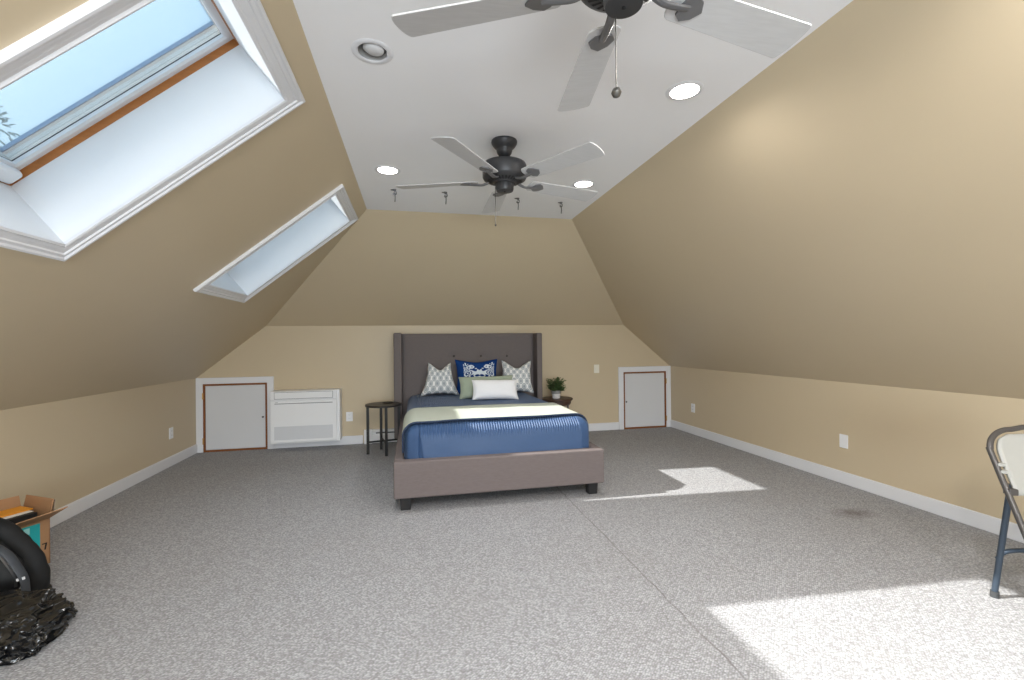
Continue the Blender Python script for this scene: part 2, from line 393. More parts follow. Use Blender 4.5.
# ------------------------------------------------------------------ skylights
e_up = Vector((1, 0, SL)) / NL; n_out = Vector((-SL, 0, 1)) / NL
def sky_mtx():
    m = Matrix.Identity(4)
    m.col[0][:3] = e_up; m.col[1][:3] = (0, 1, 0); m.col[2][:3] = n_out; m.col[3][:3] = (XL, 0, ZL)
    return m
SM = sky_mtx()
A0, A1 = (HX0 - XL) * NL, (HX1 - XL) * NL
SD = 0.29
CASE = [(0.0, 0.0), (0.0, -0.01), (0.01, -0.014), (0.018, -0.009), (0.03, -0.011), (0.046, -0.011), (0.051, -0.017), (0.064, -0.017), (0.071, -0.023), (0.081, -0.023), (0.085, -0.018), (0.085, 0.0)]
for i, (y0, y1) in enumerate(SKY_Y):
    w = thing('window_%d' % (i + 1), ['large open skylight nearest the camera with sky showing through its glass', 'smaller looking skylight further along the left slope near the bed', None, None][i], 'skylight', (0, 0, 0), kind='structure')
    rect = (A0, y0, A1, y1); IN = 0.035; opening = (A0 + IN + (0.018 if i == 1 else 0.045), y0 + IN, A1 - IN, y1 - IN)
    obj('casing', ring_frame(rect, CASE, SM), M['trim'], w)
    obj('shaft', ring_frame(rect, [(0, -0.001), (0, SD), (0.0135, SD), (0.0135, -0.001)], SM), M['shaft'], w)
    obj('wood_lining', ring_frame(rect, [(-0.002, SD), (-0.002, SD + 0.036), (0.03, SD + 0.036), (0.03, SD)], SM), M['wood'], w)
    sash_bm = bx((A0 + 0.001, y0 + 0.001, SD + 0.033), (A0 + IN + 0.02, y1 - 0.001, SD + 0.0515), SM)
    sash = obj('sash', ring_frame(opening, [(0, SD + 0.038), (0, SD + 0.052), (0.034, SD + 0.052), (0.034, SD + 0.032), (0.01, SD + 0.032)], SM, sash_bm), M['sash'], w)
    obj('gasket', ring_frame(opening, [(-0.001, SD + 0.0525), (-0.001, SD + 0.0555), (0.01, SD + 0.0555), (0.01, SD + 0.0525)], SM), M['gasket'], sash)
    obj('sash_bar', bx((A0 + 0.004, y0 + 0.02, SD - 0.012), (A0 + (0.052 if i == 1 else 0.075), y1 - 0.015, SD + 0.03), SM), M['sash'], sash, bevel=0.017, seg=4)
    obj('glass_pane', bx((A0 + 0.035, y0 + 0.03, SD + 0.058), (A1 - 0.03, y1 - 0.03, SD + 0.062), SM), M['glass'], w)
    obj('outer_curb', ring_frame(opening, [(0, SD + 0.056), (0, SD + 0.072), (0.005, SD + 0.073), (0.005, SD + 0.102), (0.1, SD + 0.102), (0.1, SD + 0.056)], SM), M['curb'], w)
    obj('flashing', ring_frame(opening, [(0.001, SD + 0.1025), (0.001, SD + 0.118), (0.12, SD + 0.118), (0.12, SD + 0.1025)], SM), M['flash'], w)
# unseen gable window added behind the camera to bring in fill light
w = thing('window_5', None, None, (0, NEAR, 0), kind='structure')
VM = Matrix(((1, 0, 0, 0), (0, 0, 1, 0), (0, 1, 0, 0), (0, 0, 0, 1)))
obj('casing', ring_frame((GW[0], GW[1], GW[2], GW[3]), [(0, -0.12), (0, 0.02), (0.09, 0.02), (0.09, 0.0), (0.02, 0), (0.02, -0.12)], VM), M['trim'], w)
bm = ring_frame((GW[0] + 0.05, GW[1] + 0.05, GW[2] - 0.05, GW[3] - 0.05), [(0, -0.09), (0, -0.04), (0.05, -0.04), (0.05, -0.09)], VM)
box(bm, (0.07, -0.09, GW[1]), (0.13, -0.04, GW[3]))
obj('sash', bm, M['sash'], w)
obj('glass_pane', bx((GW[0], -0.068, GW[1]), (GW[2], -0.064, GW[3])), M['glass'], w)

# ------------------------------------------------------------------ access doors
def access_door(n, x0, x1, zt, cw, flip, label):
    d = thing('door_%d' % n, label, 'door', ((x0 + x1) / 2, D, 0), kind='structure')
    cx = (x0 + x1) / 2; a, b = x0 - cx, x1 - cx
    obj('casing', prism([(a, 0), (a, zt), (b, zt), (b, 0), (b - cw, 0), (b - cw, zt - cw), (a + cw, zt - cw), (a + cw, 0)], -0.022, 0, Matrix(((1, 0, 0, 0), (0, 0, 1, 0), (0, 1, 0, 0), (0, 0, 0, 1)))), M['trim'], d, bevel=0.004)
    ia, ib, it = a + cw, b - cw, zt - cw
    obj('door_stop', ring_frame((ia + 0.022, 0.022, ib - 0.022, it - 0.022), [(0, 0), (0, -0.012), (0.022, -0.012), (0.022, 0)], VM), M['dwood'], d)
    p = obj('door_panel', bx((ia + 0.024, -0.01, 0.024), (ib - 0.024, -0.001, it - 0.024)), M['door'], d, bevel=0.003)
    kx = (ia + 0.036) if flip else (ib - 0.045)
    k = obj('knob', lathe([(0.003, 0), (0.005, 0.0), (0.005, 0.012), (0.011, 0.014), (0.012, 0.022), (0.007, 0.027)], 16), M['steel'], d, smooth=True, loc=(kx, -0.01, 0.385))
    k.rotation_euler = (R(90), 0, 0)
    for z in (0.13, it - 0.14):
        hx = ib if flip else ia
        bm = bx((hx - 0.009, -0.021, z - 0.035), (hx + 0.009, -0.009, z + 0.035)); tube([(hx, -0.02, z - 0.036), (hx, -0.02, z + 0.036)], 0.006, 10, bm)
        obj('hinge', bm, M['brass'], d)
access_door(1, -2.459, -1.634, 0.86, 0.072, False, 'white square access door with brown stop beside the white wall unit')
access_door(2, 2.784, 3.586, 0.872, 0.073, True, 'white square access door with brown stop in the corner right of the bed')

# ------------------------------------------------------------------ bed
bed = thing('bed', 'grey upholstered bed frame with tall winged headboard and black feet', 'bed', (0.67, 4.6, 0))
def bp(lo, hi):  # world box relative to the bed
    return bx((lo[0] - 0.67, lo[1] - 4.6, lo[2]), (hi[0] - 0.67, hi[1] - 4.6, hi[2]))
FX0, FX1, FY = -0.155, 1.49, 3.43
obj('footboard', bp((FX0, FY, 0.1), (FX1, FY + 0.09, 0.372)), M['bedgrey'], bed, bevel=0.012, seg=3)
obj('side_rail', bp((FX0, FY + 0.09, 0.1), (FX0 + 0.075, 5.6, 0.372)), M['bedgrey'], bed, bevel=0.012, seg=3)
obj('side_rail', bp((FX1 - 0.075, FY + 0.09, 0.1), (FX1, 5.6, 0.372)), M['bedgrey'], bed, bevel=0.012, seg=3)
HY = 5.735
# headboard panel, gently tufted where the buttons pull it in
bm = bmesh.new(); nx, nz = 60, 50
hx0, hx1, hz0, hz1 = -0.142, 1.521, 0.12, 1.352
btn = [(0.49, 1.068), (0.832, 1.064), (1.17, 1.06), (0.15, 1.07), (1.45, 1.058)]
btn = btn[:3]
rows = []
for j in range(nz + 1):
    row = []
    for i in range(nx + 1):
        x = hx0 + (hx1 - hx0) * i / nx; z = hz0 + (hz1 - hz0) * j / nz
        edge = min(x - hx0, hx1 - x, hz1 - z, 0.03) / 0.03
        y = HY + 0.02 * (1 - math.sqrt(max(0, 1 - (1 - edge) ** 2)))
        for (bx_, bz_) in btn:
            d2 = ((x - bx_) ** 2 + (z - bz_) ** 2); y += 0.016 * math.exp(-d2 / 0.0022)
            y += 0.004 * math.exp(-((z - bz_) / 0.012) ** 2) * math.exp(-(abs(x - bx_) / 0.1) ** 2)
        y += 0.006 * math.exp(-((z - 0.6) / 0.006) ** 2)
        row.append(bm.verts.new((x - 0.67, y - 4.6, z)))
    rows.append(row)
for a, b in zip(rows, rows[1:]):
    for i in range(nx): bm.faces.new((a[i], a[i + 1], b[i + 1], b[i]))
ext = bmesh.ops.extrude_face_region(bm, geom=list(bm.faces))
for v in [g for g in ext['geom'] if isinstance(g, bmesh.types.BMVert)]: v.co.y = 5.815 - 4.6
hb = obj('headboard', bm, M['headgrey'], bed, smooth=True)
for bx_, bz_ in btn:
    b = obj('button', lathe([(0.002, 0.006), (0.01, 0.005), (0.014, 0), (0.01, -0.006)], 14), M['button'], hb, smooth=True, loc=(bx_ - 0.67, HY + 0.012 - 4.6, bz_)); b.rotation_euler = (R(90), 0, 0)
obj('headboard_wing', bp((-0.237, 5.56, 0.1), (-0.143, 5.815, 1.36)), M['headgrey'], bed, bevel=0.014, seg=3)
obj('headboard_wing', bp((1.522, 5.56, 0.1), (1.592, 5.815, 1.35)), M['headgrey'], bed, bevel=0.014, seg=3)
for x, y in ((-0.114, 3.475), (1.368, 3.475), (-0.114, 5.45), (1.368, 5.45)):
    b = bmesh.new(); cx, cy = x + 0.0435 - 0.67, y + 0.04 - 4.6
    lo = [b.verts.new((cx + sx * 0.036, cy + sy * 0.034, 0)) for sx, sy in ((-1, -1), (1, -1), (1, 1), (-1, 1))]
    hi = [b.verts.new((cx + sx * 0.0435, cy + sy * 0.04, 0.1)) for sx, sy in ((-1, -1), (1, -1), (1, 1), (-1, 1))]
    b.faces.new(lo[::-1]); b.faces.new(hi)
    for k in range(4): b.faces.new((lo[k], lo[(k + 1) % 4], hi[(k + 1) % 4], hi[k]))
    obj('leg', b, M['blackwood'], bed, bevel=0.003)
obj('slat_base', bp((FX0 + 0.075, FY + 0.09, 0.2), (FX1 - 0.075, 5.7, 0.24)), M['bedgrey'], bed)
mt = tag(obj('mattress', bx((-0.045, 3.545, 0.24), (1.365, 5.70, 0.60)), M['mattress'], bevel=0.05, seg=4), 'pale mattress sunk in the grey bed frame under the blue quilt', 'mattress')

# quilt: top grid plus rounded skirt, ribbed across
QX0, QX1, QY0, QY1, QZ, QB, RAD = -0.078, 1.41, 3.525, 5.725, 0.622, 0.3, 0.1
PER = 0.0205
def ribx(x): return 0.0046 * math.cos(2 * PI * x / PER)
def waff(x, y): return ribx(x) * (0.75 + 0.25 * math.cos(2 * PI * y / 0.03))
bm = bmesh.new()
ix0, ix1, iy0, iy1 = QX0 + RAD, QX1 - RAD, QY0 + RAD, QY1
nX = int((ix1 - ix0) / PER * 5); nY = 150
rows = []
for j in range(nY + 1):
    y = iy0 + (iy1 - iy0) * j / nY
    row = []
    for i in range(nX + 1):
        x = ix0 + (ix1 - ix0) * i / nX
        z = QZ + waff(x, y) + 0.004 * noise.noise((x * 3, y * 3, 0.2))
        z -= 0.02 * max(0, (y - 4.4) / 1.3)
        row.append(bm.verts.new((x, y, z)))
    rows.append(row)
for a, b in zip(rows, rows[1:]):
    for i in range(nX): bm.faces.new((a[i], a[i + 1], b[i + 1], b[i]))
# skirt perimeter: left side (back to front), corner, front, corner, right side
per = []
nS = 110
for k in range(nS + 1): per.append((ix0, iy1 + (iy0 - iy1) * k / nS, PI, 'L'))
for k in range(1, 12): per.append((ix0, iy0, PI + PI / 2 * k / 12, 'C'))
nF = nX
for k in range(nF + 1): per.append((ix0 + (ix1 - ix0) * k / nF, iy0, 1.5 * PI, 'F'))
for k in range(1, 12): per.append((ix1, iy0, 1.5 * PI + PI / 2 * k / 12, 'C'))
for k in range(nS + 1): per.append((ix1, iy0 + (iy1 - iy0) * k / nS, 0, 'R'))
prof = []
for k in range(9):
    a = PI / 2 * k / 8; prof.append((RAD * math.sin(a), QZ - RAD + RAD * math.cos(a), math.sin(a), math.cos(a)))
for k in range(1, 13): prof.append((RAD + 0.004 * k / 12, QZ - RAD - (QZ - RAD - QB) * k / 12, 1.0, 0.0))
rows = []
for q, (off, z, nh, nv) in enumerate(prof):
    row = []
    for (px, py, an, side) in per:
        depth = QZ - z
        sag = 0.02 * max(0, (py - 4.4) / 1.3) * (1 if q < 9 else 0)
        if side == 'F':
            fold = 0.02 / (1 + math.exp(-(px - (ix0 + 0.006 + depth * 0.1)) / 0.004))
            fade = max(0.0, 1 - max(0, depth - 0.07) / 0.04) if px > ix0 + 0.004 + depth * 0.1 else 1.0
            rb = (waff(px, py) if depth < 0.03 else ribx(px)) * fade + 0.004 * noise.noise((px * 5, z * 9, 2))
            o_ = off + fold * min(1, depth / 0.06) + rb * nh; zz = z + rb * nv
        elif side == 'C':
            o_ = off + 0.003 * math.cos(an * 40) * nh + (0.02 * min(1, depth / 0.06) if px > 0.5 else 0); zz = z
        else:
            rb = 0.003 * math.cos(2 * PI * py / 0.024)
            o_ = off + rb * nh; zz = z + rb * nv * 0.4
        row.append(bm.verts.new((px + math.cos(an) * o_, py + math.sin(an) * o_, zz - sag)))
    rows.append(row)
for a, b in zip(rows, rows[1:]):
    for i in range(len(per) - 1): bm.faces.new((a[i], a[i + 1], b[i + 1], b[i]))
tag(obj('quilt', bm, M['quilt'], smooth=True, recalc=False), 'blue ribbed quilt tucked over the mattress', 'quilt')

# sage throw folded across the foot of the bed
bm = bmesh.new()
TX0, TX1, TZ, TR = QX0 - 0.012, QX1 + 0.012, QZ + 0.012, 0.106
prof = []
for k in range(9): prof.append((TX0, 0.41 + (TZ - TR - 0.41) * k / 8))
for k in range(1, 9):
    a = PI / 2 * k / 8; prof.append((TX0 + TR - TR * math.cos(a), TZ - TR + TR * math.sin(a)))
for k in range(1, 40): prof.append((TX0 + TR + (TX1 - TX0 - 2 * TR) * k / 40, TZ))
for k in range(0, 9):
    a = PI / 2 * k / 8; prof.append((TX1 - TR + TR * math.sin(a), TZ - TR + TR * math.cos(a)))
for k in range(1, 9): prof.append((TX1, TZ - TR - (TZ - TR - 0.42) * k / 8))
nT = 26
def front_edge(x): return 3.585 + 0.045 * (x - 0.65) + 0.012 * math.sin(x * 4.2 + 0.6)
def back_edge(x): return 4.30 + 0.012 * math.sin(x * 3) + 0.0 * x
rows = []; edge = []
for j in range(nT + 1):
    row = []
    for (x, z) in prof:
        y = front_edge(x) + (back_edge(x) - front_edge(x)) * j / nT
        zz = z + (0.004 * noise.noise((x * 4, y * 4, 5)) if z > TZ - 0.01 else 0)
        row.append(bm.verts.new((x, y, zz)))
    rows.append(row)
edge = [v.co.copy() for v in rows[0]]
for a, b in zip(rows, rows[1:]):
    for i in range(len(prof) - 1): bm.faces.new((a[i], a[i + 1], b[i + 1], b[i]))
th = obj('throw_blanket', bm, M['throw'], smooth=True)
so = th.modifiers.new('thick', 'SOLIDIFY'); so.thickness = 0.008; so.offset = 1
tag(th, 'sage green throw folded across the foot of the blue quilt', 'blanket')
obj('piping', tube([p + Vector((0, -0.004, 0.002)) for p in edge], 0.0075, 8), M['piping'], th, smooth=True)

# pillows
def pillow(name, label, m, w, h, t, loc, tilt, yaw=0.0, roll=0.0, pinch=0.1, group=None, cat='pillow', n=26, sq=0.0, taper=0.0):
    bm = bmesh.new(); uvl = bm.loops.layers.uv.new('UVMap'); ring = {}
    def P(i, j, s):
        u = -1 + 2 * i / n; v = -1 + 2 * j / n
        px = w / 2 * u * (1 - pinch * (1 - v * v) ** 1.0 * abs(u) ** 2); pz = h / 2 * v * (1 - pinch * (1 - u * u) * abs(v) ** 2)
        e = max(0, (1 - u ** 4) * (1 - v ** 4)) ** 0.55
        y = s * t / 2 * e + 0.006 * e * noise.noise((u * 2.2 + loc[0] * 7, v * 2.2, s + loc[1]))
        px *= 1 - taper * (v + 1) / 2
        if v > 0: pz -= sq * v * math.exp(-(u / 0.55) ** 2)
        return Vector((px, y, pz + h / 2))
    vv = {}
    def V(i, j, s):
        k = (i, j, s) if 0 < i < n and 0 < j < n else (i, j, 0)
        if k not in vv: vv[k] = bm.verts.new(P(i, j, s))
        return vv[k]
    for s in (-1, 1):
        for i in range(n):
            for j in range(n):
                ids = [(i, j), (i + 1, j), (i + 1, j + 1), (i, j + 1)]
                if s > 0: ids = ids[::-1]
                f = bm.faces.new([V(a, b, s) for a, b in ids])
                for l, (a, b) in zip(f.loops, ids): l[uvl].uv = (a / n, b / n)
    o = obj(name, bm, m, smooth=True, recalc=False)
    o.location = loc; o.rotation_euler = (tilt, roll, yaw)
    return tag(o, label, cat, group)
pillow('pillow', 'white pillow with grey medallion print leaning on the left of the headboard', M['ogee'], 0.47, 0.405, 0.15, (0.30, 5.475, 0.608), R(-14), R(4), R(1), 0.14, 'throw pillows on the bed', sq=0.07, taper=0.42)
pillow('pillow', 'white pillow with grey medallion print leaning on the right of the headboard', M['ogee'], 0.43, 0.415, 0.15, (1.235, 5.475, 0.608), R(-14), R(-5), R(1.5), 0.13, 'throw pillows on the bed', sq=0.08, taper=0.12)
pillow('pillow', 'navy blue pillow with white scroll pattern in the middle against the headboard', M['damask'], 0.535, 0.435, 0.16, (0.757, 5.53, 0.606), R(-13), R(0), 0, 0.1, 'throw pillows on the bed', sq=0.02)
pillow('pillow', 'long plain sage green pillow behind the small white one', M['sage'], 0.62, 0.255, 0.12, (0.795, 5.03, 0.617), R(-20), R(-3), R(-1), 0.06, 'throw pillows on the bed')
pillow('pillow', 'small white rectangular pillow in front of the sage green one', M['whitec'], 0.505, 0.23, 0.12, (0.855, 4.83, 0.622), R(-28), R(-3), R(1), 0.06, 'throw pillows on the bed')

# ------------------------------------------------------------------ side tables and what stands on them
t = thing('side_table', 'round black side table with thin legs left of the bed', 'table', (-0.345, 5.36, 0))
obj('table_top', lathe([(0.005, 0.553), (0.196, 0.553), (0.2, 0.549), (0.2, 0.535), (0.196, 0.531), (0.005, 0.531)], 48), M['blacktop'], t)
for a in (0, 90, 180, 270):
    ca, sa = math.cos(R(a + 13)), math.sin(R(a + 13))
    obj('leg', bx((0.172 * ca - 0.0145, 0.172 * sa - 0.0145, 0), (0.172 * ca + 0.0145, 0.172 * sa + 0.0145, 0.532)), M['black'], t, bevel=0.002)
for a in (13, 103):
    s = obj('stretcher', bx((-0.172, -0.007, 0.125), (0.172, 0.007, 0.143)), M['black'], t); s.rotation_euler = (0, 0, R(a))
tag(obj('dish', lathe([(0.004, 0.0), (0.05, 0.0), (0.06, 0.004), (0.063, 0.009), (0.06, 0.009), (0.05, 0.004), (0.004, 0.004)], 32), M['black'], smooth=True, loc=(-0.30, 5.42, 0.5531)), 'small black dish lying on the black side table', 'dish')
t = thing('nightstand', 'round dark brown side table right of the bed under the plant', 'table', (1.79, 5.60, 0))
obj('table_top', lathe([(0.005, 0.515), (0.195, 0.515), (0.205, 0.508), (0.205, 0.495), (0.195, 0.487), (0.005, 0.487)], 48), M['brown'], t)
obj('apron', lathe([(0.18, 0.488), (0.18, 0.45), (0.165, 0.43), (0.15, 0.43), (0.15, 0.488)], 48, cap=False), M['brown'], t)
for a in (-50, 50, 130, 230):
    ca, sa = math.cos(R(a)), math.sin(R(a))
    obj('leg', tube([(0.15 * ca, 0.15 * sa, 0), (0.165 * ca, 0.165 * sa, 0.488)], 0.012, 12), M['steel'], t, smooth=True)
pl = thing('potted_plant', 'small leafy green plant in a white pot with grey rim beside the headboard', 'plant', (1.768, 5.56, 0.5151))
po = obj('pot', lathe([(0.005, 0), (0.046, 0), (0.05, 0.004), (0.062, 0.1), (0.056, 0.1), (0.052, 0.085), (0.005, 0.085)], 32), M['pot'], pl, smooth=True)
obj('pot_band', lathe([(0.0575, 0.06), (0.0605, 0.06), (0.0645, 0.1), (0.0625, 0.1005)], 32, cap=False), M['potband'], po, smooth=True)
obj('soil', lathe([(0.002, 0.09), (0.054, 0.088)], 24), M['soil'], pl)
def leaf(bm, p, d, L, W, up=None):
    d = d.normalized(); s = d.cross(Vector((random.uniform(-.4, .4), random.uniform(-.4, .4), 1))).normalized(); n = s.cross(d)
    a = bm.verts.new(p); b = bm.verts.new(p + d * L * 0.5 + s * W + n * L * 0.06); c = bm.verts.new(p + d * L); e = bm.verts.new(p + d * L * 0.5 - s * W + n * L * 0.06); mid = bm.verts.new(p + d * L * 0.5 - n * L * 0.05)
    bm.faces.new((a, b, mid)); bm.faces.new((b, c, mid)); bm.faces.new((c, e, mid)); bm.faces.new((e, a, mid))
bl = bmesh.new(); bs = bmesh.new()
for k in range(95):
    a = random.uniform(0, 2 * PI); r = math.sqrt(random.random()) * 0.115; hh = random.uniform(0.12, 0.275) - r * 0.3
    tip = Vector((r * math.cos(a), r * math.sin(a), hh)); root = Vector((tip.x * 0.25, tip.y * 0.25, 0.085))
    tube(smooth_path([root, (root + tip) / 2 + Vector((0, 0, 0.012)), tip], 3), 0.0014, 5, bs)
    for q in range(9):
        f = 0.35 + 0.65 * q / 8; an = q * 2.4 + a
        leaf(bl, root.lerp(tip, f), Vector((math.cos(an), math.sin(an), random.uniform(0.1, 0.9))), random.uniform(0.026, 0.04), random.uniform(0.010, 0.015))
obj('foliage', bl, M['leaf'], pl, recalc=False); obj('stem', bs, M['stem'], pl)

# ------------------------------------------------------------------ wall unit, heater, plates
ac = thing('air_conditioner', 'white floor mounted air conditioner with grey intake grille on the wall', 'air conditioner', (-1.234, D, 0))
ax0, ax1, ay, az0, az1 = -0.394, 0.368, -0.195, 0.082, 0.698
obj('body', bx((ax0, ay + 0.02, az0), (ax1, -0.001, az1)), M['plastic'], ac, bevel=0.012, seg=3)
fp = obj('front_panel', bx((ax0 + 0.004, ay, az0 + 0.02), (ax1 - 0.034, ay + 0.026, az1 - 0.112)), M['plastic'], ac, bevel=0.006)
obj('intake_grille', bx((ax0 + 0.045, ay - 0.002, az0 + 0.05), (ax1 - 0.08, ay + 0.004, az0 + 0.205)), M['grille'], fp)
bm = bmesh.new()
for k in range(46):
    x = ax0 + 0.05 + k * (0.764 - 0.135) / 45
    box(bm, (x - 0.001, ay - 0.0035, az0 + 0.055), (x + 0.001, ay - 0.0015, az0 + 0.2))
obj('grille_slot', bm, M['grille'], fp)
obj('upper_panel', bx((ax0 + 0.004, ay, az1 - 0.104), (ax1 - 0.034, ay + 0.026, az1 - 0.004)), M['plastic'], ac, bevel=0.006)
fl = obj('outlet_flap', bx((ax0 + 0.05, ay - 0.006, az1 - 0.09), (ax1 - 0.08, ay + 0.004, az1 - 0.018)), M['plastic'], ac, bevel=0.004)
obj('flap_gap', ring_frame((ax0 + 0.05, az1 - 0.09, ax1 - 0.08, az1 - 0.018), [(0, ay - 0.001), (0, ay + 0.002), (0.004, ay + 0.002), (0.004, ay - 0.001)], VM), M['linegrey'], fl)
obj('groove', bx((ax0 + 0.05, ay - 0.001, az1 - 0.1515), (ax1 - 0.08, ay + 0.002, az1 - 0.144)), M['linegrey'], fp)
obj('indicator', bx((ax0 + 0.055, ay - 0.001, az1 - 0.134), (ax0 + 0.085, ay + 0.002, az1 - 0.13)), M['linegrey'], fp)

ht = thing('baseboard_heater', 'low white baseboard heater behind the black side table', 'heater', (-0.61, D, 0))
obj('housing', prism([(0, 0.012), (-0.062, 0.012), (-0.062, 0.11), (-0.046, 0.125), (-0.046, 0.14), (-0.06, 0.15), (-0.05, 0.172), (0, 0.172)], 0.035, 1.22, Matrix(((0, 0, 1, 0), (1, 0, 0, 0), (0, 1, 0, 0), (0, 0, 0, 1)))), M['plastic'], ht)
obj('end_cap', bx((0, -0.066, 0.004), (0.1, -0.0005, 0.176)), M['plastic'], ht, bevel=0.006)
obj('louvre_slot', bx((0.14, -0.0475, 0.124), (1.2, -0.0455, 0.138)), M['slot'], ht)

def plate(name, label, cat, loc, rz, m, style, group):
    t = thing(name, label, cat, loc, rz, group)
    obj('cover_plate', bx((-0.039, -0.007, -0.058), (0.039, 0, 0.058)), m, t, bevel=0.004)
    if style == 'outlet':
        for z in (0.021, -0.021):
            s = obj('socket', bx((-0.016, -0.0095, z - 0.015), (0.016, -0.006, z + 0.015)), m, t, bevel=0.003)
            bm = bx((-0.008, -0.0099, z - 0.004), (-0.006, -0.0092, z + 0.006)); box(bm, (0.006, -0.0099, z - 0.004), (0.008, -0.0092, z + 0.006))
            obj('slot', bm, M['slot'], s)
    elif style == 'switch':
        obj('rocker', bx((-0.017, -0.0105, -0.033), (0.017, -0.006, 0.033)), m, t, bevel=0.003)
    return t
plate('power_outlet', 'white power outlet between the white wall unit and black side table', 'outlet', (-0.784, D, 0.341), 0, M['plastic'], 'outlet', 'power outlets')
plate('light_switch', 'ivory wall switch plate between the plant and right access door', 'switch', (2.464, D, 0.855), 0, M['ivory'], 'switch', None)
plate('power_outlet', 'white power outlet on the right knee wall close to the corner door', 'outlet', (XR, 5.36, 0.344), R(-90), M['plastic'], 'outlet', 'power outlets')
plate('power_outlet', 'white wall plate on the right knee wall nearer the folding chair', 'outlet', (XR, 3.21, 0.364), R(-90), M['plastic'], 'blank', 'power outlets')
plate('power_outlet', 'white power outlet on the left knee wall under the skylights', 'outlet', (XL, 5.335, 0.337), R(90), M['plastic'], 'outlet', 'power outlets')

# ------------------------------------------------------------------ ceiling fixtures
lab = {(-0.175, 3.43): 'lit recessed ceiling light left of the far ceiling fan',
       (1.345, 3.447): 'lit recessed ceiling light right of the far ceiling fan',
       (1.35, 2.06): 'lit recessed ceiling light beside the pull chain of the near fan',
       (-0.163, 0.68): None, (1.345, 0.68): None, (-0.163, -0.7): None, (1.345, -0.7): None}  # this row is out of view, added for light from behind the camera
proto = None
for (x, y), l in lab.items():
    if proto is None:
        proto = thing('recessed_ceiling_light', l, 'light', (x, y, ZC), group='lit recessed ceiling lights')
        obj('trim_ring', lathe([(0.068, 0.0), (0.07, -0.004), (0.084, -0.005), (0.092, -0.001), (0.092, 0.0)], 40, cap=False), M['trim'], proto, smooth=True)
        obj('lens', lathe([(0.002, -0.0045), (0.07, -0.0035), (0.07, -0.0005), (0.002, -0.0005)], 40), M['lens'], proto)
        r = proto
    else:
        r = dup(proto, (x, y, ZC), l or 'unseen recessed ceiling light added behind the camera')
    ld = bpy.data.lights.new('downlight_beam', 'SPOT'); ld.energy = 15 if y > 3 else (12.5 if y > 1 else ((17 if y > 0 else 66) if x < 0 else 42)); ld.color = (1.0, 0.975, 0.945); ld.spot_size = R(122 if y > 3 else 176); ld.spot_blend = 0.9 if y > 3 else 0.5; ld.shadow_soft_size = 0.06
    lo = bpy.data.objects.new('downlight_beam', ld); C.objects.link(lo); lo.location = (x, y, ZC - 0.02)
u = thing('recessed_ceiling_spotlight', 'unlit recessed eyeball spotlight in the ceiling beside the large skylight', 'light', (CAN[0], CAN[1], ZC))
obj('trim_ring', lathe([(0.062, 0.01), (0.063, -0.002), (0.066, -0.003), (0.084, -0.003), (0.088, -0.0005), (0.088, 0.0)], 40, cap=False), M['trim'], u, smooth=True)
obj('housing', lathe([(0.06, 0.0), (0.058, 0.05), (0.05, 0.08), (0.004, 0.08)], 40, cap=False), M['candark'], u, smooth=True)
b = obj('bulb', lathe([(0.003, -0.006), (0.03, -0.004), (0.043, 0.004), (0.046, 0.014), (0.04, 0.05), (0.02, 0.078)], 32), M['bulb'], u, smooth=True, loc=(0.004, -0.004, 0.0)); b.rotation_euler = (R(6), R(6), 0)

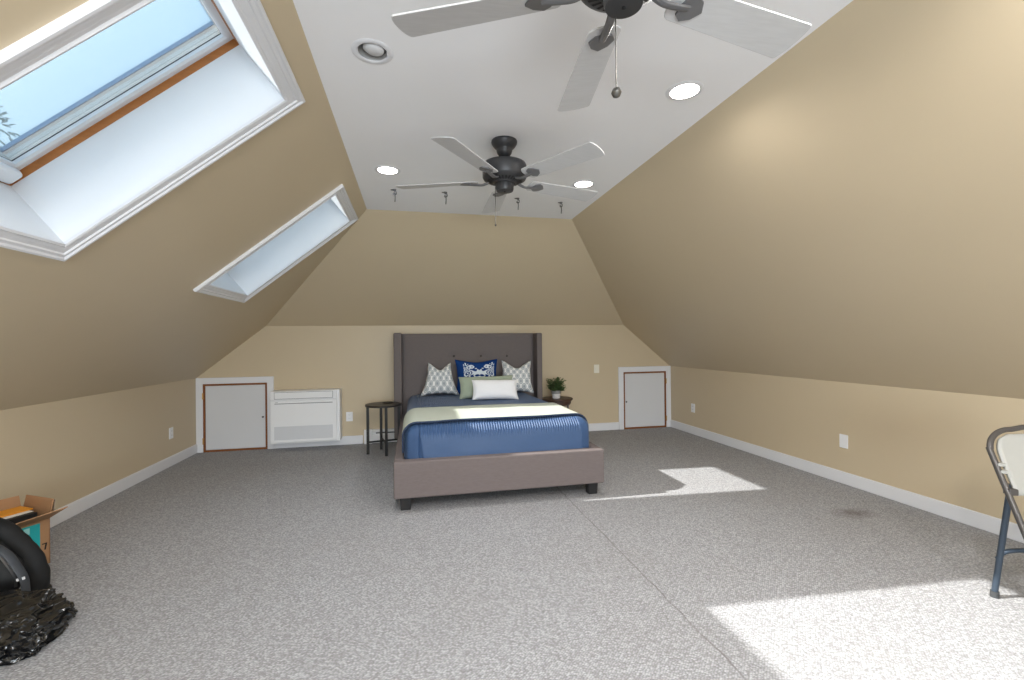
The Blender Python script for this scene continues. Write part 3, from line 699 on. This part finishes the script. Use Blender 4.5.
def make_fan(label, loc, rot, chain_at, chain_end, ball):
    f = thing('ceiling_fan', label, 'ceiling fan', loc, 0, 'charcoal ceiling fans')
    obj('canopy', lathe([(0.004, 0), (0.08, 0), (0.082, -0.008), (0.079, -0.019), (0.066, -0.038), (0.054, -0.049), (0.05, -0.054), (0.05, -0.062), (0.045, -0.078), (0.033, -0.094), (0.018, -0.102), (0.004, -0.102)], 40), M['fan'], f, smooth=True)
    obj('downrod', lathe([(0.013, -0.1), (0.013, -0.128), (0.026, -0.13), (0.03, -0.146), (0.004, -0.146)], 20), M['fan'], f, smooth=True)
    mo = obj('motor_housing', lathe([(0.004, -0.142), (0.122, -0.143), (0.133, -0.147), (0.138, -0.156), (0.139, -0.17), (0.138, -0.229), (0.132, -0.240), (0.112, -0.25), (0.07, -0.262), (0.066, -0.268), (0.004, -0.268)], 56), M['fan'], f, smooth=True)
    bm = bmesh.new()
    for k in range(30):
        a = 2 * PI * k / 30; m = Matrix.Rotation(a, 4, 'Z')
        pts = [(0.076, -0.0035, -0.2615), (0.110, -0.0055, -0.2520), (0.110, 0.0055, -0.2520), (0.076, 0.0035, -0.2615)]
        bm.faces.new([bm.verts.new(m @ Vector(p)) for p in pts])
    obj('vent_slot', bm, M['fandark'], mo, recalc=False)
    sh = obj('switch_housing', lathe([(0.004, -0.266), (0.056, -0.266), (0.058, -0.272), (0.056, -0.302), (0.052, -0.314), (0.03, -0.317), (0.004, -0.318)], 36), M['fan'], f, smooth=True)
    obj('screw', lathe([(0.002, -0.3215), (0.006, -0.3205), (0.006, -0.317)], 12), M['fandark'], sh, smooth=True)
    for k in range(5):
        a = rot + 2 * PI * k / 5
        m = Matrix.Rotation(a, 4, 'Z') @ Matrix.Translation((0, 0, -0.252)) @ Matrix.Rotation(R(-11), 4, 'X')
        out = []
        for q in range(13):
            s = q / 12; x = 0.2 + 0.48 * s; out.append((x, 0.058 + 0.014 * s))
        tipc = [(0.68 + 0.018 * math.sin(PI * q / 8), 0.072 * math.cos(PI * q / 8)) for q in range(1, 8)]
        inn = [(0.2 - 0.03 * math.sin(PI * q / 8), -0.058 * math.cos(PI * q / 8)) for q in range(1, 8)]
        poly = out + tipc + [(x, -y) for x, y in out[::-1]] + inn
        bl = obj('blade', prism(poly, -0.003, 0.003, m), M['blade'], f, bevel=0.002)
        plate_ = [(0.205, 0.0), (0.21, 0.03), (0.235, 0.045), (0.265, 0.03), (0.285, 0.0), (0.265, -0.03), (0.235, -0.045), (0.21, -0.03)]
        bm = prism(plate_, -0.009, -0.003, m)
        m2 = Matrix.Rotation(a, 4, 'Z')
        tube([m2 @ Vector(p) for p in smooth_path([(0.1, 0, -0.255), (0.14, 0, -0.268), (0.185, 0, -0.266), (0.235, 0, -0.259)], 5)], 0.01, 8, bm, flat=(0.014, 0.006))
        obj('blade_iron', bm, M['iron'], bl)
    cx, cy, cz0 = chain_at
    ch = obj('pull_chain', tube([(cx, cy, cz0), (cx, cy, chain_end)], 0.0022, 8), M['chrome'], f)
    obj('chain_ball', lathe([(0.002, ball), (ball * 0.7, ball * 0.72), (ball, 0), (ball * 0.7, -ball * 0.72), (0.002, -ball)], 18), M['chrome'], ch, smooth=True, loc=(cx, cy, chain_end))
    return f
make_fan('charcoal ceiling fan at the top edge nearest the camera', (0.588, 1.185, ZC), R(10), (-0.004, 0.045, -0.3), -0.535, 0.015)
make_fan('whole charcoal ceiling fan hanging further back towards the bed', (0.567, 2.8, ZC), R(16), (-0.06, 0.0, -0.288), -0.53, 0.007)

hk = None
for (x, y), l in zip(((-0.145, 3.86), (0.27, 3.85), (0.905, 3.90), (1.318, 3.945)),
                     ('first small ceiling hook from the left, near the left slope', 'second small ceiling hook from the left', 'third small ceiling hook from the left, right of the fan chain', 'small ceiling hook furthest right, near the right slope')):
    if hk is None:
        hk = thing('ceiling_hook', l, 'hook', (x, y, ZC), R(20), 'row of small ceiling hooks')
        obj('hook_base', lathe([(0.002, 0), (0.017, 0), (0.014, -0.007), (0.005, -0.01), (0.002, -0.02)], 16), M['steel'], hk, smooth=True)
        obj('hook_wire', tube(smooth_path([(-0.03, 0, -0.006), (-0.008, 0, -0.006), (0.012, 0, -0.014), (0.016, 0, -0.03), (0.002, 0, -0.042), (-0.01, 0, -0.034), (0.0, 0, -0.03), (0.006, 0, -0.05), (0.006, 0, -0.075), (0.004, 0, -0.1)], 5), 0.0045, 8), M['steel'], hk, smooth=True)
    else:
        dup(hk, (x, y, ZC), l)

# ------------------------------------------------------------------ folding chair
ch = thing('folding_chair', 'metal folding chair with pale backrest at the right edge in the sunlight', 'chair', (2.695, 1.655, 0), R(-21))
W = 0.43
def on(z): return -0.37 + 0.52 * z
def arch(off, zb, ztop, rad, x0=0.0, x1=W):
    L, Rr = x0 + off, x1 - off; pts = [(L, on(zb), zb), (L, on((zb + ztop - rad) / 2), (zb + ztop - rad) / 2)]
    for k in range(9):
        a = PI - PI / 2 * k / 8; z = ztop - rad + rad * 0.86 * math.sin(a); pts.append((L + rad + rad * math.cos(a), on(z), z))
    zt = ztop - rad * 0.14
    pts.append(((L + Rr) / 2, on(zt) + 0.012, zt + 0.012))
    for k in range(9):
        a = PI / 2 - PI / 2 * k / 8; z = ztop - rad + rad * 0.86 * math.sin(a); pts.append((Rr - rad + rad * math.cos(a), on(z), z))
    pts += [(Rr, on((zb + ztop - rad) / 2), (zb + ztop - rad) / 2), (Rr, on(zb), zb)]
    return pts
obj('main_frame', tube(smooth_path(arch(0, 0.012, 0.815, 0.13), 3), 0.0125, 12), M['chairdark'], ch, smooth=True)
bk = bmesh.new(); rows = []
for j in range(13):
    s = j / 12; z = 0.52 + 0.255 * s
    inset = 0.026 + (0.0 if s < 0.6 else 0.075 * (1 - math.sqrt(max(0, 1 - ((s - 0.6) / 0.4) ** 2))))
    row = []
    for i in range(17):
        x = inset + (W - 2 * inset) * i / 16; d = 0.02 * (1 - (2 * i / 16 - 1) ** 2)
        row.append(bk.verts.new((x, on(z) + d - 0.004, z)))
    rows.append(row)
for a, b in zip(rows, rows[1:]):
    for i in range(16): bk.faces.new((a[i], a[i + 1], b[i + 1], b[i]))
bo = obj('backrest', bk, M['chairpad'], ch, smooth=True); so = bo.modifiers.new('thick', 'SOLIDIFY'); so.thickness = 0.012; so.offset = 0
for z in (0.645, 0.615):
    for x in (0.014, W - 0.014):
        obj('clip', bx((x - 0.016, on(z) - 0.016, z - 0.008), (x + 0.016, on(z) + 0.01, z + 0.008)), M['chairpad'], bo, bevel=0.003)
for x in (0.014, W - 0.014):
    lg = obj('rear_leg', tube([(x + (0.02 if x < 0.2 else -0.02), on(0.56) + 0.012, 0.56), (x, -0.0, 0.02)], 0.0125, 12), M['chairtube'], ch, smooth=True)
    obj('foot_cap', tube([(x, 0.0, 0.0), (x, -0.002, 0.03)], 0.0165, 14), M['rubber'], lg, smooth=True)
    obj('pivot', bx((x - 0.018, on(0.535) - 0.018, 0.52), (x + 0.018, on(0.535) + 0.02, 0.55)), M['chairdark'], ch, bevel=0.004)
obj('stretcher', tube(smooth_path([(0.014, -0.018, 0.19), (0.05, -0.03, 0.235), (W / 2, -0.03, 0.245), (W - 0.05, -0.03, 0.235), (W - 0.014, -0.018, 0.19)], 6), 0.0105, 12), M['chairtube'], ch, smooth=True)
obj('front_stretcher', tube([(0.0, on(0.17), 0.17), (W, on(0.17), 0.17)], 0.008, 10), M['chairdark'], ch, smooth=True)
bm = bmesh.new()
poly = [(0.03, -0.5), (0.06, -0.53), (W - 0.06, -0.53), (W - 0.03, -0.5), (W - 0.025, -0.17), (0.025, -0.17)]
obj('seat', prism(poly, 0.425, 0.45), M['chairpad'], ch, bevel=0.008)
for x in (0.0, W):
    obj('foot_cap', tube([(x, on(0.0), 0.0), (x, on(0.03), 0.03)], 0.0165, 14), M['rubber'], ch, smooth=True)

# ------------------------------------------------------------------ cardboard box, backpack, bin liner
bxr = R(-30)
cb = thing('cardboard_box', 'open brown cardboard box with a teal label in the left corner', 'box', (-2.06, 3.13, 0), bxr)
# local frame: corner A at the origin, label face runs along -y, back face along -x
BW, BL_, BHt = 0.25, 0.30, 0.262
th_ = 0.006
bm = bx((-BW, -BL_, 0.0), (0, 0, th_))
box(bm, (-th_, -BL_, 0), (0, 0, BHt)); box(bm, (-BW, -BL_, 0), (-BW + th_, 0, BHt)); box(bm, (-BW, -th_, 0), (0, 0, BHt)); box(bm, (-BW, -BL_, 0), (0, -BL_ + th_, BHt))
obj('body', bm, M['card'], cb)
def flap(p0, p1, d0, d1, nm='flap'):
    p0, p1, d0, d1 = map(Vector, (p0, p1, d0, d1)); n = (p1 - p0).cross(d0).normalized() * 0.005
    b = bmesh.new(); q = [p0, p1, p1 + d1, p0 + d0]; lo = [b.verts.new(v) for v in q]; hi = [b.verts.new(v + n) for v in q]
    b.faces.new(lo); b.faces.new(hi[::-1])
    for k in range(4): b.faces.new((lo[k], lo[(k + 1) % 4], hi[(k + 1) % 4], hi[k]))
    return obj(nm, b, M['card'], cb)
bf = flap((-BW, 0, BHt), (0, 0, BHt), (0.0, 0.02, 0.1), (0.0, 0.02, 0.1))
flap((0, -BL_, BHt), (0, -0.005, BHt), (0.07, -0.02, 0.03), (0.11, 0.03, 0.066))
flap((-BW, -BL_, BHt), (-BW, -0.005, BHt), (-0.03, 0, 0.1), (-0.03, 0, 0.1))
obj('tape', bx((-0.1, -0.002, BHt + 0.02), (-0.02, 0.0, BHt + 0.09)), M['tape'], bf).rotation_euler = (R(-6), 0, 0)
la = obj('label_sticker', bx((0.0, -0.15, 0.1), (0.0012, -0.045, 0.245)), M['teal'], cb)
bm = bx((0.0012, -0.115, 0.2), (0.0018, -0.09, 0.235)); obj('label_print', bm, M['pale'], la)
bm = bx((0.0, -0.036, 0.118), (0.001, -0.014, 0.124)); prism([(-0.02, 0.085), (-0.014, 0.118), (-0.022, 0.118), (-0.027, 0.087)], 0.0, 0.001, Matrix(((0, 0, 1, 0), (1, 0, 0, 0), (0, 1, 0, 0), (0, 0, 0, 1))), bm)
obj('print_mark', bm, M['ink'], cb)
def inbox(name, label, cat, lo, hi, m, tilt=0.0, group=None):
    o = obj(name, bx(lo, hi), m, bevel=0.003); o.location = (-2.06, 3.13, 0); o.rotation_euler = (0, 0, bxr); return tag(o, label, cat, group)
inbox('binder', 'black binder near the top of the cardboard box below the white papers', 'binder', (-0.235, -0.285, 0.225), (-0.05, -0.03, 0.297), M['bagblack'])
inbox('binder', 'dark grey binder at the bottom of the open cardboard box', 'binder', (-0.238, -0.285, 0.008), (-0.02, -0.02, 0.2245), M['strap'])
inbox('paper_stack', 'white papers lying under the orange folder in the cardboard box', 'paper', (-0.235, -0.28, 0.2972), (-0.085, -0.03, 0.3005), M['paper'])
inbox('folder', 'orange folder lying on top in the cardboard box', 'folder', (-0.24, -0.285, 0.3008), (-0.12, -0.015, 0.309), M['orange'])

bpk = thing('backpack', 'black padded backpack on the floor in front of the cardboard box', 'bag', (-2.1, 2.66, 0))
bm = bmesh.new(); bmesh.ops.create_icosphere(bm, subdivisions=4, radius=1)
for v in bm.verts:
    p = v.co.copy(); d = 1 + 0.08 * noise.noise(p * 2.2) + 0.04 * noise.noise(p * 6)
    v.co = Vector((p.x * 0.22 * d + 0.01, p.y * 0.08 * d + 0.01, max(-0.14, p.z * 0.19 * d) + 0.145))
obj('body', bm, M['bagblack'], bpk, smooth=True)
path = smooth_path([(-0.2, 0.03, 0.36), (-0.02, 0.06, 0.40), (0.09, 0.06, 0.365), (0.165, 0.06, 0.295), (0.225, 0.06, 0.21), (0.258, 0.06, 0.125), (0.258, 0.055, 0.05), (0.22, 0.05, 0.042)], 7)
bm = tube(path, 0.04, 18, flat=(0.042, 0.04))
for v in bm.verts: v.co += Vector((0.006 * noise.noise(v.co * 22), 0.006 * noise.noise(v.co * 22 + Vector((9, 0, 0))), 0.006 * noise.noise(v.co * 22 + Vector((0, 9, 0)))))
obj('padded_rim', bm, M['padblack'], bpk, smooth=True)
st = obj('strap', tube(smooth_path([(-0.05, -0.06, 0.37), (0.1, -0.065, 0.35), (0.21, -0.065, 0.285), (0.265, -0.065, 0.2), (0.288, -0.06, 0.13), (0.29, -0.06, 0.02)], 8), 0.02, 12, flat=(0.024, 0.009)), M['strap'], bpk, smooth=True)
tg = obj('tag', bx((-0.016, -0.003, -0.006), (0.016, 0.003, 0.006)), M['tag'], st, loc=(0.282, -0.076, 0.155)); tg.rotation_euler = (0, R(-12), 0)
obj('side_buckle', tube(smooth_path([(0.15, -0.02, 0.27), (0.195, -0.03, 0.21), (0.225, -0.03, 0.15), (0.23, -0.03, 0.1)], 5), 0.006, 8), M['steel'], bpk, smooth=True)
obj('foot_pad', bx((0.17, 0.0, 0.0), (0.30, 0.1, 0.05)), M['padblack'], bpk, bevel=0.02, seg=3)

bm = bmesh.new(); bmesh.ops.create_icosphere(bm, subdivisions=6, radius=1)
def ridge(p, s, o):
    return 1 - abs(noise.noise(p * s + Vector((o, o * 2, 3)))) * 2
def blunt(c, e): return math.copysign(abs(c) ** e, c)
for v in bm.verts:
    p = v.co.copy()
    d = 0.93 + 0.09 * ridge(p, 2.0, 1) + 0.085 * ridge(p, 4.0, 5) + 0.055 * ridge(p, 8.5, 9)
    q = Vector((blunt(p.x, 0.62) * 0.275 * d, blunt(p.y, 0.62) * 0.185 * d, blunt(p.z, 0.8) * 0.085 * d))
    w_ = max(0, p.x - 0.45) * max(0, p.y + 0.1)
    q.x += w_ * 0.12 - (0.09 * p.y if p.x > 0 else 0) * abs(p.x); q.z -= w_ * 0.06
    k_ = 0.016 * ridge(q, 9.0, 2) + 0.009 * ridge(q, 20.0, 4)
    q += Vector((p.x * 0.6, p.y * 0.6, p.z)) * k_
    q.z = max(q.z, -0.055 + 0.004 * noise.noise(q * 20)) + 0.06
    v.co = q
tr = obj('trash_bag', bm, M['trash'], smooth=True, loc=(-1.80, 2.335, 0)); tr.rotation_euler = (0, 0, R(-4))
tag(tr, 'crumpled shiny black plastic bag on the carpet in front of the backpack', 'bag')

# ------------------------------------------------------------------ tree outside, seen through the near skylight
tr = thing('tree', 'pale leafy tree outside glimpsed through the near skylight', 'tree', (-14.45, 17.4, -4.3))
obj('trunk', tube(smooth_path([(0, 0, 0), (0.1, 0, 4), (0, 0.1, 9), (-0.1, 0, 12.5)], 6), 0.2, 10), M['bark'], tr, smooth=True)
bl = bmesh.new()
for k in range(900):
    v = Vector((random.gauss(0, 1), random.gauss(0, 1), random.gauss(0, 1))).normalized() * (random.random() ** 0.4)
    leaf(bl, Vector((v.x * 1.75, v.y * 1.75, 12.9 + v.z * 1.1)), Vector((random.uniform(-1, 1), random.uniform(-1, 1), random.uniform(-.6, .6))), 0.3, 0.07)
obj('crown', bl, M['crown'], tr, recalc=False)

# ------------------------------------------------------------------ light
w = bpy.data.worlds.new('sky'); bpy.context.scene.world = w; w.use_nodes = True
nt = w.node_tree; bg = nt.nodes['Background']
tc = nd(nt, 'ShaderNodeTexCoord'); sp = nd(nt, 'ShaderNodeSeparateXYZ'); nt.links.new(tc.outputs['Generated'], sp.inputs[0])
fac = mth(nt, 'MINIMUM', mth(nt, 'MAXIMUM', sp.outputs[2], 0.0), 1.0)
nt.links.new(mixc(nt, fac, (0.62, 0.84, 0.97), (0.40, 0.66, 0.92)), bg.inputs[0]); bg.inputs[1].default_value = 0.6

SX, SY = 1.44, -0.17
sd = bpy.data.lights.new('sun', 'SUN'); sd.energy = 3.35; sd.angle = R(0.6); sd.color = (1.0, 0.95, 0.88)
so = bpy.data.objects.new('sun', sd); C.objects.link(so); so.location = (-8, 4, 8)
so.rotation_euler = Vector((SX, SY, -1)).to_track_quat('-Z', 'Y').to_euler()
ad = bpy.data.lights.new('gable_fill_lamp', 'AREA'); ad.shape = 'RECTANGLE'; ad.size = 2.7; ad.size_y = 1.25; ad.energy = 82; ad.color = (0.93, 0.97, 1.0)  # added area lamp outside the unseen window, brightens the whole room
ao = bpy.data.objects.new('gable_fill_lamp', ad); C.objects.link(ao); ao.location = (0.1, NEAR - 0.25, 1.1); ao.rotation_euler = (R(90), 0, 0)

# ------------------------------------------------------------------ camera
cd = bpy.data.cameras.new('camera'); cd.sensor_width = 36; cd.lens = 16.0; cd.clip_start = 0.02
co = bpy.data.objects.new('camera', cd); C.objects.link(co)
yaw, pitch, roll = 0.2124, 0.0023, -0.0103
fw = Vector((math.sin(yaw) * math.cos(pitch), math.cos(yaw) * math.cos(pitch), math.sin(pitch)))
r = Vector((math.cos(yaw), -math.sin(yaw), 0)); u = r.cross(fw)
c, s = math.cos(roll), math.sin(roll)
r2 = c * r + s * u; u2 = -s * r + c * u
mm = Matrix.Identity(4); mm.col[0][:3] = r2; mm.col[1][:3] = u2; mm.col[2][:3] = -fw; mm.col[3][:3] = (0, 0, 1.25)
co.matrix_world = mm
sc = bpy.context.scene; sc.camera = co
sc.view_settings.view_transform = 'Standard'; sc.view_settings.look = 'None'; sc.view_settings.gamma = 1; sc.view_settings.use_curve_mapping = False
sc.view_settings.exposure = 1.42
sc.cycles.use_denoising = True; sc.cycles.max_bounces = 12; sc.cycles.diffuse_bounces = 8; sc.cycles.transparent_max_bounces = 12
sc.cycles.sample_clamp_indirect = 8
